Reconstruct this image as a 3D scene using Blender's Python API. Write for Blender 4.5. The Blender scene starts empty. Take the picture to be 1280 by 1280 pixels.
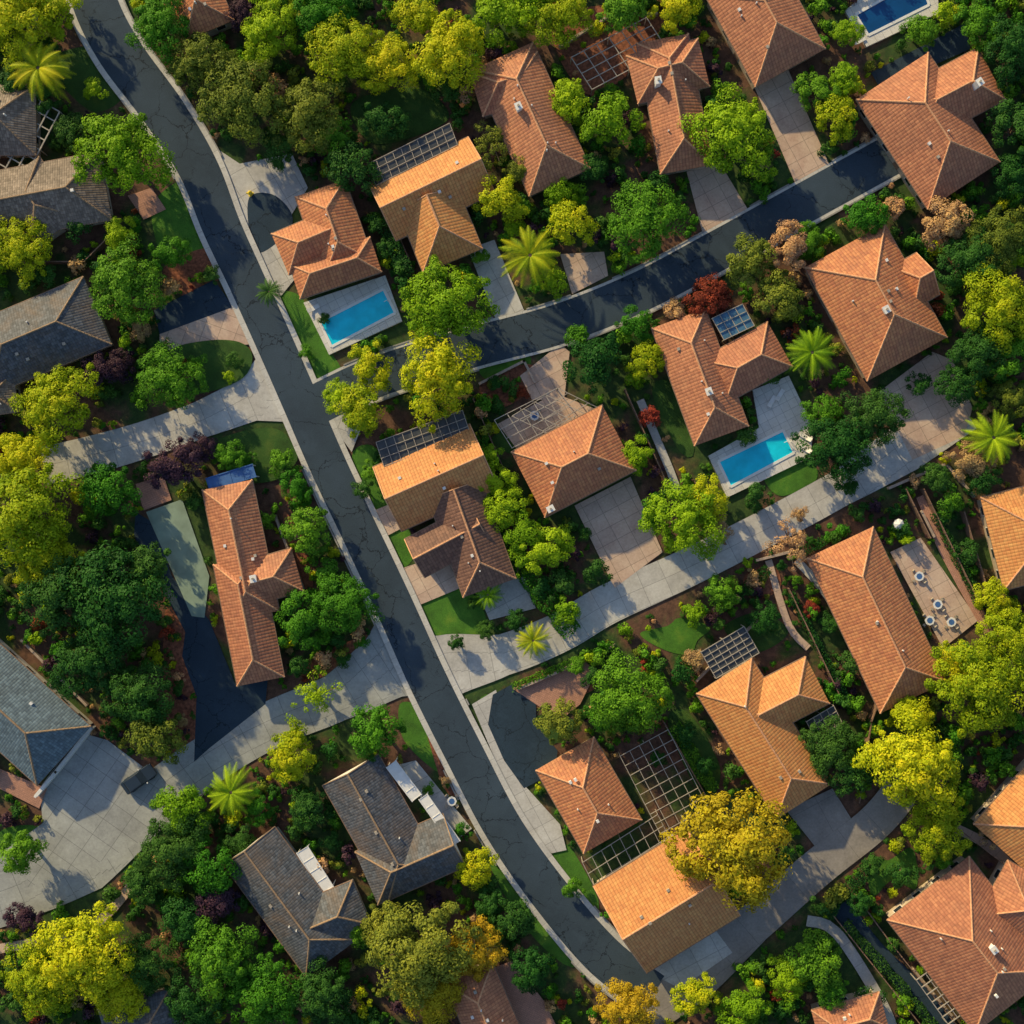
import bpy, bmesh, math, random
import numpy as np
from mathutils import Vector, Matrix
random.seed(7); np.random.seed(7)
S=0.12; H=170.0
scene=bpy.context.scene
def P(x,y,h=0.0):
    k=S*(H-h)/H
    return Vector(((x-640)*k,(640-y)*k,h))
# ---------------- materials ----------------
def newmat(name):
    m=bpy.data.materials.new(name); m.use_nodes=True
    nt=m.node_tree; b=nt.nodes['Principled BSDF']
    return m,nt,b
def ramp(nt,fac,stops):
    r=nt.nodes.new('ShaderNodeValToRGB')
    e=r.color_ramp.elements
    while len(e)<len(stops): e.new(0.5)
    for i,(p,c) in enumerate(stops):
        e[i].position=p; e[i].color=(c[0],c[1],c[2],1)
    nt.links.new(fac,r.inputs[0]); return r.outputs[0]
def mix(nt,fac,a,b,mode='MIX'):
    n=nt.nodes.new('ShaderNodeMix'); n.data_type='RGBA'; n.blend_type=mode
    for i,v in ((0,fac),(6,a),(7,b)):
        if isinstance(v,(int,float)): n.inputs[i].default_value=v
        elif isinstance(v,tuple): n.inputs[i].default_value=(v[0],v[1],v[2],1)
        else: nt.links.new(v,n.inputs[i])
    return n.outputs[2]
def noise(nt,vec,scale,detail=4,rough=0.6,dist=0):
    n=nt.nodes.new('ShaderNodeTexNoise'); n.inputs['Scale'].default_value=scale
    n.inputs['Detail'].default_value=detail; n.inputs['Roughness'].default_value=rough
    n.inputs['Distortion'].default_value=dist
    if vec is not None: nt.links.new(vec,n.inputs['Vector'])
    return n
def coords(nt,kind='Object'):
    return nt.nodes.new('ShaderNodeTexCoord').outputs[kind]
def pos(nt): return nt.nodes.new('ShaderNodeNewGeometry').outputs['Position']
def bump(nt,b,h,s=0.5,d=0.1):
    n=nt.nodes.new('ShaderNodeBump'); n.inputs['Strength'].default_value=s; n.inputs['Distance'].default_value=d
    nt.links.new(h,n.inputs['Height']); nt.links.new(n.outputs[0],b.inputs['Normal'])
def mathn(nt,op,a,b=None,c=None):
    n=nt.nodes.new('ShaderNodeMath'); n.operation=op
    for i,v in enumerate((a,b,c)):
        if v is None: continue
        if isinstance(v,(int,float)): n.inputs[i].default_value=v
        else: nt.links.new(v,n.inputs[i])
    return n.outputs[0]

def mat_plain(name,c,r=0.7,var=0.15,sc=1.5,metal=0):
    m,nt,b=newmat(name); p=pos(nt)
    n=noise(nt,p,sc,4)
    col=ramp(nt,n.outputs[0],[(0.3,tuple(x*(1-var) for x in c)),(0.7,tuple(x*(1+var) for x in c))])
    nt.links.new(col,b.inputs['Base Color']); b.inputs['Roughness'].default_value=r; b.inputs['Metallic'].default_value=metal
    return m
def mat_asphalt(name,c,crack=1.0):
    m,nt,b=newmat(name); p=pos(nt)
    n1=noise(nt,p,0.08,5,0.65); n2=noise(nt,p,6,3)
    col=ramp(nt,n1.outputs[0],[(0.3,tuple(x*0.8 for x in c)),(0.7,tuple(x*1.25 for x in c))])
    col=mix(nt,0.3,col,ramp(nt,n2.outputs[0],[(0.3,(0.25,0.25,0.25)),(0.7,(0.75,0.75,0.75))]),'OVERLAY')
    n4=noise(nt,p,0.35,4,0.6,0.6)
    col=mix(nt,ramp(nt,n4.outputs[0],[(0.55,(0,0,0)),(0.75,(0.25,)*3)]),col,tuple(x*1.8 for x in c))
    dn=noise(nt,p,0.45,4,0.65)
    dv=mix(nt,1.0,p,mix(nt,1.0,dn.outputs[1],(2.6,2.6,2.6),'MULTIPLY'),'ADD')
    for sc,hw,lo,op in ((0.16,0.040,0.40,0.7),(0.42,0.022,0.52,0.5)):
        v=nt.nodes.new('ShaderNodeTexVoronoi'); v.feature='DISTANCE_TO_EDGE'; v.inputs['Scale'].default_value=sc
        nt.links.new(dv,v.inputs['Vector'])
        msk=noise(nt,p,0.11 if sc<0.3 else 0.2,2)
        mk=ramp(nt,msk.outputs[0],[(lo,(0,0,0)),(lo+0.05,(1,1,1))])
        f=mathn(nt,'LESS_THAN',v.outputs['Distance'],hw*sc*crack*1.3)
        col=mix(nt,mathn(nt,'MULTIPLY',mathn(nt,'MULTIPLY',f,op),mk),col,(0.006,0.009,0.014))
    nt.links.new(col,b.inputs['Base Color']); b.inputs['Roughness'].default_value=0.85
    b.inputs['Specular IOR Level'].default_value=0.2
    return m
def mat_concrete(name,c,bw=3.6,bh=2.9,mort=0.045,rough=0.85,brickc=None,cv=0.07):
    m,nt,b=newmat(name); p=pos(nt); uv=coords(nt,'UV')
    br=nt.nodes.new('ShaderNodeTexBrick'); nt.links.new(uv,br.inputs['Vector'])
    br.offset=0.0 if brickc is None else 0.5
    br.inputs['Scale'].default_value=1; br.inputs['Brick Width'].default_value=bw; br.inputs['Row Height'].default_value=bh
    br.inputs['Mortar Size'].default_value=mort; br.inputs['Mortar Smooth'].default_value=0.3
    br.inputs['Color1'].default_value=(c[0]*(1-cv),c[1]*(1-cv),c[2]*(1-cv),1); br.inputs['Color2'].default_value=(c[0]*(1+cv),c[1]*(1+cv),c[2]*(1+cv*.7),1)
    br.inputs['Mortar'].default_value=(c[0]*0.55,c[1]*0.55,c[2]*0.55,1)
    n1=noise(nt,p,0.25,6,0.7,0.4); n2=noise(nt,p,3,5,0.7)
    col=mix(nt,0.55,br.outputs[0],ramp(nt,n1.outputs[0],[(0.3,(0.30,0.30,0.30)),(0.7,(0.66,0.66,0.66))]),'OVERLAY')
    col=mix(nt,0.35,col,ramp(nt,n2.outputs[0],[(0.3,(0.3,0.3,0.3)),(0.7,(0.7,0.7,0.7))]),'OVERLAY')
    n3=noise(nt,p,1.6,6,0.75,0.5)
    col=mix(nt,ramp(nt,n3.outputs[0],[(0.60,(0,0,0)),(0.74,(0.45,0.45,0.45))]),col,(0.13,0.10,0.06))
    nt.links.new(col,b.inputs['Base Color']); b.inputs['Roughness'].default_value=rough
    return m
def mat_tile(name,c,c2,bar=0.48,course=0.55,weather=0.4,wc=(0.22,0.115,0.08),bs=0.4,g=0.7):
    m,nt,b=newmat(name); uv=coords(nt,'UV'); p=pos(nt)
    sx=nt.nodes.new('ShaderNodeSeparateXYZ'); nt.links.new(uv,sx.inputs[0])
    bx=mathn(nt,'ABSOLUTE',mathn(nt,'SINE',mathn(nt,'MULTIPLY',sx.outputs[0],math.pi/bar)))
    cy=mathn(nt,'FRACT',mathn(nt,'DIVIDE',sx.outputs[1],course))
    h=mathn(nt,'ADD',mathn(nt,'MULTIPLY',bx,0.7),mathn(nt,'MULTIPLY',mathn(nt,'SUBTRACT',1.0,cy),0.5))
    fl=nt.nodes.new('ShaderNodeVectorMath'); fl.operation='FLOOR'
    dv=nt.nodes.new('ShaderNodeVectorMath'); dv.operation='DIVIDE'; nt.links.new(uv,dv.inputs[0]); dv.inputs[1].default_value=(bar,course,1)
    nt.links.new(dv.outputs[0],fl.inputs[0])
    wn=nt.nodes.new('ShaderNodeTexWhiteNoise'); nt.links.new(fl.outputs[0],wn.inputs[0])
    oi=nt.nodes.new('ShaderNodeObjectInfo')
    n1=noise(nt,p,0.25,6,0.7,0.6); n2=noise(nt,p,1.4,5,0.7)
    col=mix(nt,wn.outputs[0],c,c2)
    col=mix(nt,0.6,col,ramp(nt,n2.outputs[0],[(0.25,(0.30,0.30,0.30)),(0.75,(0.76,0.76,0.76))]),'OVERLAY')
    col=mix(nt,ramp(nt,n1.outputs[0],[(0.44,(0,0,0)),(0.72,(weather,)*3)]),col,wc)
    gro=ramp(nt,bx,[(0.0,(0.40,0.36,0.36)),(0.5,(1,1,1))])
    col=mix(nt,g,col,gro,'MULTIPLY')
    gr2=ramp(nt,cy,[(0.0,(1,1,1)),(0.78,(1,1,1)),(0.97,(0.5,0.46,0.46))])
    col=mix(nt,0.6,col,gr2,'MULTIPLY')
    col=mix(nt,1.0,col,ramp(nt,oi.outputs['Random'],[(0,(0.86,0.83,0.88)),(1,(1.0,1.0,1.0))]),'MULTIPLY')
    nt.links.new(col,b.inputs['Base Color']); b.inputs['Roughness'].default_value=0.65
    b.inputs['Specular IOR Level'].default_value=0.3
    bump(nt,b,h,bs,0.09)
    return m
def mat_leaf(name,c,trans=0.3,hv=0.25):
    m,nt,b=newmat(name)
    at=nt.nodes.new('ShaderNodeAttribute'); at.attribute_name='lv'
    oi=nt.nodes.new('ShaderNodeObjectInfo')
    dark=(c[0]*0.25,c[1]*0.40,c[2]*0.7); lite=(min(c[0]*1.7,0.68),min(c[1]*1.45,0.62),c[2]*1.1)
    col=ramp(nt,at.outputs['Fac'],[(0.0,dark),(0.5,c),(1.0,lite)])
    hs=nt.nodes.new('ShaderNodeHueSaturation'); nt.links.new(col,hs.inputs['Color'])
    mr=nt.nodes.new('ShaderNodeMapRange'); nt.links.new(oi.outputs['Random'],mr.inputs[0])
    mr.inputs[3].default_value=0.5-0.018*hv/0.25; mr.inputs[4].default_value=0.5+0.018*hv/0.25
    nt.links.new(mr.outputs[0],hs.inputs['Hue'])
    mr2=nt.nodes.new('ShaderNodeMapRange'); nt.links.new(oi.outputs['Random'],mr2.inputs[0])
    mr2.inputs[3].default_value=1.2; mr2.inputs[4].default_value=0.8
    nt.links.new(mr2.outputs[0],hs.inputs['Value'])
    nt.links.new(hs.outputs[0],b.inputs['Base Color']); b.inputs['Roughness'].default_value=0.6
    b.inputs['Specular IOR Level'].default_value=0.15
    tr=nt.nodes.new('ShaderNodeBsdfTranslucent'); nt.links.new(hs.outputs[0],tr.inputs[0])
    mx=nt.nodes.new('ShaderNodeMixShader'); mx.inputs[0].default_value=trans
    nt.links.new(b.outputs[0],mx.inputs[1]); nt.links.new(tr.outputs[0],mx.inputs[2])
    nt.links.new(mx.outputs[0],nt.nodes['Material Output'].inputs[0])
    return m
def mat_ground():
    m,nt,b=newmat('ground_soil_and_grass'); p=pos(nt)
    n1=noise(nt,p,0.07,5,0.6,0.4); n2=noise(nt,p,0.9,6,0.7,0.3); n3=noise(nt,p,5,4,0.7)
    g=ramp(nt,n2.outputs[0],[(0.3,(0.016,0.035,0.010)),(0.55,(0.04,0.085,0.015)),(0.75,(0.10,0.12,0.03))])
    s=ramp(nt,n2.outputs[0],[(0.3,(0.06,0.03,0.02)),(0.6,(0.16,0.08,0.05)),(0.8,(0.25,0.15,0.09))])
    col=mix(nt,ramp(nt,n1.outputs[0],[(0.45,(0,0,0)),(0.54,(1,1,1))]),g,s)
    col=mix(nt,0.6,col,ramp(nt,n3.outputs[0],[(0.25,(0.2,0.2,0.2)),(0.75,(0.8,0.8,0.8))]),'OVERLAY')
    nt.links.new(col,b.inputs['Base Color']); b.inputs['Roughness'].default_value=0.95
    return m
def mat_grass(name,c):
    m,nt,b=newmat(name); p=pos(nt)
    n1=noise(nt,p,0.35,5); n2=noise(nt,p,7,5,0.8)
    col=ramp(nt,n1.outputs[0],[(0.3,tuple(x*0.6 for x in c)),(0.55,c),(0.72,(c[0]*2.0,c[1]*1.25,c[2]*1.3))])
    col=mix(nt,0.6,col,ramp(nt,n2.outputs[0],[(0.25,(0.2,0.2,0.2)),(0.75,(0.8,0.8,0.75))]),'OVERLAY')
    nt.links.new(col,b.inputs['Base Color']); b.inputs['Roughness'].default_value=0.95
    bump(nt,b,n2.outputs[0],0.9,0.12); return m
def mat_water(name,c):
    m,nt,b=newmat(name); p=pos(nt)
    n=noise(nt,p,0.5,2); n2=noise(nt,p,2.5,3)
    col=ramp(nt,n.outputs[0],[(0.3,tuple(x*0.85 for x in c)),(0.7,tuple(min(1,x*1.12) for x in c))])
    nt.links.new(col,b.inputs['Base Color']); b.inputs['Roughness'].default_value=0.06
    bump(nt,b,n2.outputs[0],0.12,0.05); return m

ASPH=mat_asphalt('asphalt',(0.042,0.064,0.090))
ASPH_D=mat_asphalt('asphalt_driveway',(0.026,0.047,0.072),0.8)
ASPH_G=mat_concrete('grey_lane',(0.29,0.26,0.24),5,6,0.03)
CONC=mat_concrete('concrete_slabs',(0.52,0.50,0.475))
CONC2=mat_concrete('concrete_lane',(0.36,0.37,0.365),3.4,2.8)
CONCP=mat_concrete('concrete_pink',(0.58,0.42,0.33),2.4,2.2)
GUT=mat_concrete('concrete_gutter',(0.56,0.54,0.51),2.5,5,0.03)
DECK=mat_concrete('pool_deck_paving',(0.68,0.65,0.61),1.3,1.3,0.03)
BRICK=mat_concrete('brick_paving',(0.50,0.26,0.19),0.5,0.25,0.02,brickc=1)
COURT=mat_plain('court_surface',(0.25,0.34,0.27),0.9,0.2,0.4)
MULCH=mat_plain('mulch',(0.24,0.085,0.045),0.95,0.6,2.5)
GROUND=mat_ground()
LAWN=mat_grass('lawn_grass',(0.07,0.21,0.018)); LAWN2=mat_grass('lawn_grass_dark',(0.04,0.11,0.015))
TILES=[mat_tile('terracotta_tiles',(0.70,0.29,0.12),(0.52,0.19,0.09)),
       mat_tile('terracotta_tiles_brown',(0.63,0.265,0.13),(0.46,0.18,0.095),weather=0.45),
       mat_tile('terracotta_tiles_orange',(0.80,0.37,0.12),(0.68,0.28,0.09),weather=0.2),
       mat_tile('brown_tiles_dark',(0.28,0.15,0.10),(0.17,0.09,0.065),weather=0.4)]
SLATE=mat_tile('slate_shingles',(0.15,0.165,0.18),(0.07,0.08,0.09),0.4,0.45,0.55,(0.26,0.17,0.10),0.4,0.5)
SLATEB=mat_tile('blue_slate_shingles',(0.18,0.25,0.29),(0.10,0.14,0.17),0.4,0.45,0.4,(0.10,0.12,0.12),0.4,0.5)
WOODR=mat_tile('weathered_shingles',(0.34,0.27,0.21),(0.17,0.13,0.10),0.35,0.5,0.65,(0.08,0.065,0.055),0.4,0.5)
CAP=mat_plain('ridge_cap_tiles',(0.66,0.34,0.18),0.8,0.3,3)
CAPG=mat_plain('ridge_cap_grey',(0.34,0.22,0.13),0.8,0.3,3)
STUC=mat_plain('stucco',(0.50,0.40,0.30),0.9,0.12)
STUCW=mat_plain('stucco_white',(0.68,0.64,0.58),0.9,0.1)
WHITE=mat_plain('white_paint',(0.80,0.78,0.75),0.5,0.06)
TRIM=mat_plain('eave_fascia',(0.24,0.15,0.10),0.7,0.2)
GLASS=mat_plain('window_glass',(0.02,0.03,0.04),0.08,0.1)
PANEL=mat_plain('dark_glass_panel',(0.06,0.065,0.07),0.3,0.4,0.8)
PANELB=mat_plain('blue_glass_panel',(0.07,0.17,0.28),0.12,0.3,0.8)
METAL=mat_plain('painted_metal_frame',(0.40,0.35,0.29),0.5,0.2)
WOODM=mat_plain('wood_fence',(0.22,0.13,0.085),0.85,0.35,3)
WALLM=mat_plain('masonry_wall',(0.40,0.31,0.25),0.9,0.25,2)
BARK=mat_plain('bark',(0.16,0.11,0.075),0.95,0.4,4)
WATER=mat_water('pool_water',(0.01,0.66,0.92)); WATERD=mat_water('pool_water_deep',(0.006,0.07,0.22))
CARP=mat_plain('car_paint',(0.025,0.04,0.065),0.25,0.05); RUB=mat_plain('tyre_rubber',(0.02,0.02,0.02),0.9,0.1)
YEL=mat_plain('hydrant_yellow_paint',(0.75,0.55,0.03),0.45,0.08)
BLUE=mat_plain('blue_fabric',(0.05,0.14,0.36),0.8,0.15)
LEAF={'Y':mat_leaf('leaf_yellow_green',(0.42,0.52,0.012),0.3),
 'M':mat_leaf('leaf_light_green',(0.25,0.43,0.012),0.28),
 'G':mat_leaf('leaf_green',(0.085,0.255,0.014),0.24),
 'D':mat_leaf('leaf_dark_green',(0.036,0.125,0.018),0.2),
 'B':mat_leaf('leaf_olive',(0.20,0.25,0.03),0.25),
 'O':mat_leaf('leaf_ochre',(0.54,0.40,0.02),0.3),
 'P':mat_leaf('leaf_purple',(0.055,0.028,0.048),0.15,0.1),
 'R':mat_leaf('leaf_red',(0.24,0.05,0.025),0.2,0.15),
 'K':mat_leaf('leaf_dry',(0.52,0.31,0.15),0.2,0.15)}
# ---------------- helpers ----------------
def link(ob,parent=None):
    scene.collection.objects.link(ob)
    if parent is not None: ob.parent=parent
    return ob
def empty(name,loc=(0,0,0)):
    e=bpy.data.objects.new(name,None); e.location=loc; e.empty_display_size=0.5
    return link(e)
def mesh_ob(name,verts,faces,mats,parent=None,fm=None,uvs=None,loc=None):
    me=bpy.data.meshes.new(name); me.from_pydata([tuple(v) for v in verts],[],faces)
    for m in mats: me.materials.append(m)
    if fm is not None: me.polygons.foreach_set('material_index',fm)
    if uvs is not None:
        l=me.uv_layers.new(name='UVMap'); l.data.foreach_set('uv',[c for f in uvs for uv in f for c in uv])
    me.update(); ob=bpy.data.objects.new(name,me); link(ob,parent)
    if loc is not None: ob.location=loc
    return ob
class MB:
    def __init__(s): s.v=[]; s.f=[]; s.m=[]
    def box(s,c,sz,rot=0,mi=0,taper=1.0):
        cx,cy,cz=c; a,b_,h=sz[0]/2,sz[1]/2,sz[2]/2; o=len(s.v); ca,sa=math.cos(rot),math.sin(rot)
        for z,t in ((-h,1),(h,taper)):
            for x,y in ((-a,-b_),(a,-b_),(a,b_),(-a,b_)):
                x*=t;y*=t
                s.v.append((cx+x*ca-y*sa,cy+x*sa+y*ca,cz+z))
        for f in ((3,2,1,0),(4,5,6,7),(0,1,5,4),(1,2,6,5),(2,3,7,6),(3,0,4,7)):
            s.f.append(tuple(o+i for i in f)); s.m.append(mi)
    def tube(s,p,q,r1,r2,n=6,mi=0,cap=True):
        p=Vector(p);q=Vector(q); d=(q-p)
        if d.length<1e-4: return
        d.normalize(); u=d.orthogonal().normalized(); w=d.cross(u); o=len(s.v)
        for c,r in ((p,r1),(q,r2)):
            for i in range(n):
                a=2*math.pi*i/n; s.v.append(tuple(c+u*math.cos(a)*r+w*math.sin(a)*r))
        for i in range(n):
            j=(i+1)%n; s.f.append((o+i,o+j,o+n+j,o+n+i)); s.m.append(mi)
        if cap:
            s.f.append(tuple(o+n+i for i in range(n))); s.m.append(mi)
            s.f.append(tuple(o+n-1-i for i in range(n))); s.m.append(mi)
    def beam(s,p,q,w,h,mi=0):
        p=Vector(p);q=Vector(q); d=q-p; L=math.hypot(d.x,d.y)
        s.box(((p.x+q.x)/2,(p.y+q.y)/2,(p.z+q.z)/2),(L,w,h),math.atan2(d.y,d.x),mi)
    def ob(s,name,mats,parent=None,loc=None):
        return mesh_ob(name,s.v,s.f,mats,parent,s.m,None,loc)
G0=-160; GN=1600
mask=np.zeros((GN,GN),bool)
def fillmask(poly):
    xs=[p[0] for p in poly]; ys=[p[1] for p in poly]
    x0=max(G0,int(min(xs))-1);x1=min(G0+GN-1,int(max(xs))+2);y0=max(G0,int(min(ys))-1);y1=min(G0+GN-1,int(max(ys))+2)
    if x1<=x0 or y1<=y0: return
    X,Y=np.meshgrid(np.arange(x0,x1),np.arange(y0,y1)); ins=np.zeros(X.shape,bool)
    n=len(poly)
    for i in range(n):
        ax,ay=poly[i]; bx,by=poly[(i+1)%n]
        if ay==by: continue
        c=((ay>Y)!=(by>Y))&(X<(bx-ax)*(Y-ay)/(by-ay)+ax); ins^=c
    mask[y0-G0:y1-G0,x0-G0:x1-G0]|=ins
def masked(x,y):
    i=int(y)-G0;j=int(x)-G0
    if 0<=i<GN and 0<=j<GN: return mask[i,j]
    return False
def smooth(pts,closed=False,step=6):
    pts=[Vector((p[0],p[1])) for p in pts]; out=[]; n=len(pts)
    rng=range(n) if closed else range(n-1)
    for i in rng:
        if closed: p0,p1,p2,p3=pts[i-1],pts[i],pts[(i+1)%n],pts[(i+2)%n]
        else: p0,p1,p2,p3=pts[max(i-1,0)],pts[i],pts[i+1],pts[min(i+2,n-1)]
        k=max(2,int((p2-p1).length/step))
        for j in range(k):
            t=j/k; out.append(0.5*((2*p1)+(p2-p0)*t+(2*p0-5*p1+4*p2-p3)*t*t+(3*p1-p0-3*p2+p3)*t**3))
    if not closed: out.append(pts[-1])
    return out
ZL=[0.02]
def nextz():
    ZL[0]+=0.004; return ZL[0]
def sheet(name,poly,mat,ang=-28,sm=False,z=None):
    if sm: poly=[(p.x,p.y) for p in smooth(poly,True,5)]
    if mat is not MULCH: fillmask(poly)
    z=nextz() if z is None else z
    bm=bmesh.new(); vs=[bm.verts.new((P(x,y).x,P(x,y).y,z)) for x,y in poly]
    f=bm.faces.new(vs); bm.normal_update()
    if f.normal.z<0: f.normal_flip()
    bmesh.ops.triangulate(bm,faces=[f]); uvl=bm.loops.layers.uv.new('UVMap')
    a=math.radians(ang); ca,sa=math.cos(a),math.sin(a)
    for f in bm.faces:
        for l in f.loops:
            x,y=l.vert.co.x,l.vert.co.y; l[uvl].uv=(x*ca-y*sa,x*sa+y*ca)
    me=bpy.data.meshes.new(name); bm.to_mesh(me); bm.free(); me.materials.append(mat)
    return link(bpy.data.objects.new(name,me))
def ribbon(name,pts,w,mat,z=None,off=0.0,domask=True):
    c=smooth([(p[0],p[1]) for p in pts],False,8)
    z=nextz() if z is None else z
    L=[];R=[];n=len(c); acc=0; us=[]
    if hasattr(w,'__len__'):
        cl=[0]
        for i in range(1,len(pts)): cl.append(cl[-1]+math.hypot(pts[i][0]-pts[i-1][0],pts[i][1]-pts[i-1][1]))
    for i in range(n):
        if i>0: acc+=(c[i]-c[i-1]).length
        t=(c[min(i+1,n-1)]-c[max(i-1,0)]).normalized(); nn=Vector((-t.y,t.x))
        ww=w if not hasattr(w,'__len__') else float(np.interp(acc,cl,w))
        L.append(c[i]+nn*(off-ww/2)); R.append(c[i]+nn*(off+ww/2)); us.append(acc*S)
    if domask: fillmask([(p.x,p.y) for p in L]+[(p.x,p.y) for p in reversed(R)])
    v=[];f=[];uv=[]
    for i in range(n):
        a=P(L[i].x,L[i].y);b_=P(R[i].x,R[i].y); v+= [(a.x,a.y,z),(b_.x,b_.y,z)]
    for i in range(n-1):
        wd=(L[i]-R[i]).length*S
        f.append((2*i,2*i+1,2*i+3,2*i+2)); uv.append([(us[i],0),(us[i],wd),(us[i+1],wd),(us[i+1],0)])
    ob=mesh_ob(name,v,f,[mat],uvs=uv)
    if ob.data.polygons[0].normal.z<0: ob.data.flip_normals()
    return ob,c
# ---------------- ground ----------------
g=mesh_ob('ground',[(-3000,-3000,0),(3000,-3000,0),(3000,3000,0),(-3000,3000,0)],[(0,1,2,3)],[GROUND])
main=[(95,-90),(118,0),(150,65),(205,140),(248,210),(278,285),(308,350),(342,425),(375,500),(412,585),(450,665),(490,750),(535,850),(580,940),(630,1035),(690,1120),(755,1195),(815,1240)]
mainw=[56,56,56,54,50,48,46,46,46,46,46,47,48,48,48,50,52,52]
r2=[(385,512),(450,480),(520,455),(600,432),(700,405),(800,365),(900,312),(1000,257),(1080,213),(1140,180)]
for nm,po,mt in [
 ('lawn',[(60,75),(120,60),(155,115),(120,140),(80,110)],LAWN2),
 ('lawn',[(190,260),(240,225),(268,290),(262,330),(215,345)],LAWN),
 ('mulch_bed',[(205,335),(262,310),(278,345),(230,370)],MULCH),
 ('lawn',[(345,372),(375,370),(400,420),(430,470),(400,485),(372,440)],LAWN),
 ('lawn',[(520,750),(575,732),(605,765),(604,802),(560,820),(534,800)],LAWN),
 ('lawn',[(478,668),(505,655),(520,690),(497,712)],LAWN),
 ('lawn',[(500,880),(528,888),(556,948),(548,965),(505,925)],LAWN),
 ('lawn',[(598,1050),(625,1060),(720,1190),(705,1205),(650,1150)],LAWN),
 ('lawn',[(690,1062),(712,1058),(748,1125),(738,1140),(700,1090)],LAWN),
 ('lawn',[(595,885),(612,868),(620,905),(640,965),(615,930)],LAWN),
 ('lawn',[(800,792),(835,782),(850,772),(888,784),(872,800),(862,818),(830,812)],LAWN),
 ('lawn',[(955,590),(1010,578),(1020,600),(975,620)],LAWN),
 ('lawn',[(615,548),(665,520),(690,545),(650,570)],LAWN2),
 ('lawn',[(815,490),(840,480),(868,560),(850,565)],LAWN2),
 ('lawn',[(600,450),(655,440),(660,460),(610,475)],LAWN),
 ('lawn',[(440,570),(470,560),(488,625),(470,640)],LAWN),
 ('lawn',[(1085,1070),(1110,1075),(1140,1060),(1145,1110),(1115,1100),(1090,1120)],LAWN),
 ('lawn',[(0,1040),(60,1035),(80,1075),(10,1100)],LAWN),
 ('lawn',[(905,560),(950,530),(960,545),(915,575)],LAWN),
 ('lawn',[(440,130),(520,110),(560,150),(470,180)],LAWN2),
 ('lawn',[(660,905),(690,890),(720,905),(690,930)],LAWN2),
 ('lawn',[(835,905),(860,890),(900,960),(880,1000)],LAWN2),
 ('lawn',[(905,785),(950,765),(985,790),(945,815)],LAWN2),
 ('mulch_bed',[(375,830),(440,800),(475,790),(465,815),(390,850)],MULCH),
 ('mulch_bed',[(208,760),(228,760),(248,850),(243,945),(218,965),(205,850)],MULCH),
 ('mulch_bed',[(355,640),(385,690),(390,740),(365,730)],MULCH),
 ('mulch_bed',[(530,900),(555,950),(575,990),(555,985)],MULCH),
 ('mulch_bed',[(655,850),(735,835),(745,860),(670,885)],MULCH),
 ('mulch_bed',[(600,480),(660,455),(672,480),(625,510)],MULCH),
 ('mulch_bed',[(930,720),(965,705),(975,735),(940,750)],MULCH),
 ('mulch_bed',[(690,30),(790,5),(830,40),(740,120)],MULCH),
 ]:
    sheet(nm,po,mt,sm=True)
sheet('concrete_driveway',[(262,180),(300,205),(365,192),(385,235),(352,290),(372,345),(350,372),(318,330),(290,260)],CONC,60)
sheet('driveway',[(312,247),(340,243),(362,262),(365,283),(345,305),(322,316),(312,290)],ASPH_D,sm=True)
ribbon('concrete_driveway',[(55,582),(110,570),(180,550),(250,525),(310,500),(360,478)],[48,48,46,46,56,110],CONC)
ribbon('concrete_lane',[(-60,1130),(20,1105),(100,1062),(180,1010),(260,950),(340,905),(420,872),(480,835),(515,812)],[90,90,110,70,62,58,60,84,125],CONC2)
sheet('concrete_forecourt',[(50,985),(100,915),(135,925),(215,985),(200,1040),(100,1090),(30,1110),(55,1040)],CONC2,35)
sheet('driveway',[(170,640),(195,655),(215,720),(262,775),(296,858),(335,850),(332,880),(262,935),(243,952),(246,870),(228,820),(232,790),(195,720),(168,670)],ASPH_D)
sheet('sports_court',[(183,640),(228,624),(262,720),(256,772),(240,770)],COURT)
sheet('driveway',[(193,388),(268,350),(292,384),(200,418)],ASPH_D)
sheet('brick_apron',[(200,418),(292,384),(318,430),(298,432),(270,426),(215,440),(200,430)],CONCP,20)
sheet('brick_path',[(160,245),(190,235),(208,262),(180,275)],BRICK,20)
sheet('brick_patio',[(170,605),(205,595),(215,625),(180,638)],BRICK,20)
ribbon('concrete_lane',[(530,850),(560,832),(630,818),(700,790),(760,755),(850,714),(950,664),(1050,610),(1130,560),(1205,512)],[125,80,52,50,50,48,46,46,62,56],CONC)
sheet('concrete_driveway',[(1098,490),(1165,440),(1190,450),(1215,510),(1205,545),(1140,575)],CONCP)
sheet('concrete_driveway',[(718,632),(788,596),(828,690),(768,735)],CONCP)
sheet('concrete_driveway',[(942,108),(985,88),(1040,215),(998,240)],CONCP)
sheet('concrete_driveway',[(858,215),(900,205),(938,268),(880,300)],CONCP)
sheet('concrete_driveway',[(585,312),(618,300),(655,388),(622,405)],CONC)
sheet('concrete_patio',[(700,318),(755,315),(760,345),(715,368)],CONCP)
sheet('concrete_driveway',[(463,640),(498,626),(512,655),(480,672)],CONCP)
sheet('concrete_driveway',[(498,712),(560,690),(592,728),(520,758)],CONCP)
sheet('concrete_driveway',[(595,735),(655,720),(670,760),(612,775)],CONC)
sheet('concrete_patio',[(650,470),(700,430),(712,440),(705,500),(665,500)],CONCP)
sheet('patio',[(622,530),(694,492),(746,512),(645,560)],CONCP)
sheet('concrete_driveway',[(590,880),(620,862),(650,975),(700,1030),(708,1062),(680,1068),(640,1000)],CONC)
sheet('driveway',[(616,868),(642,854),(670,880),(670,905),(697,938),(694,965),(655,985),(630,950),(610,905)],ASPH_D)
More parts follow.
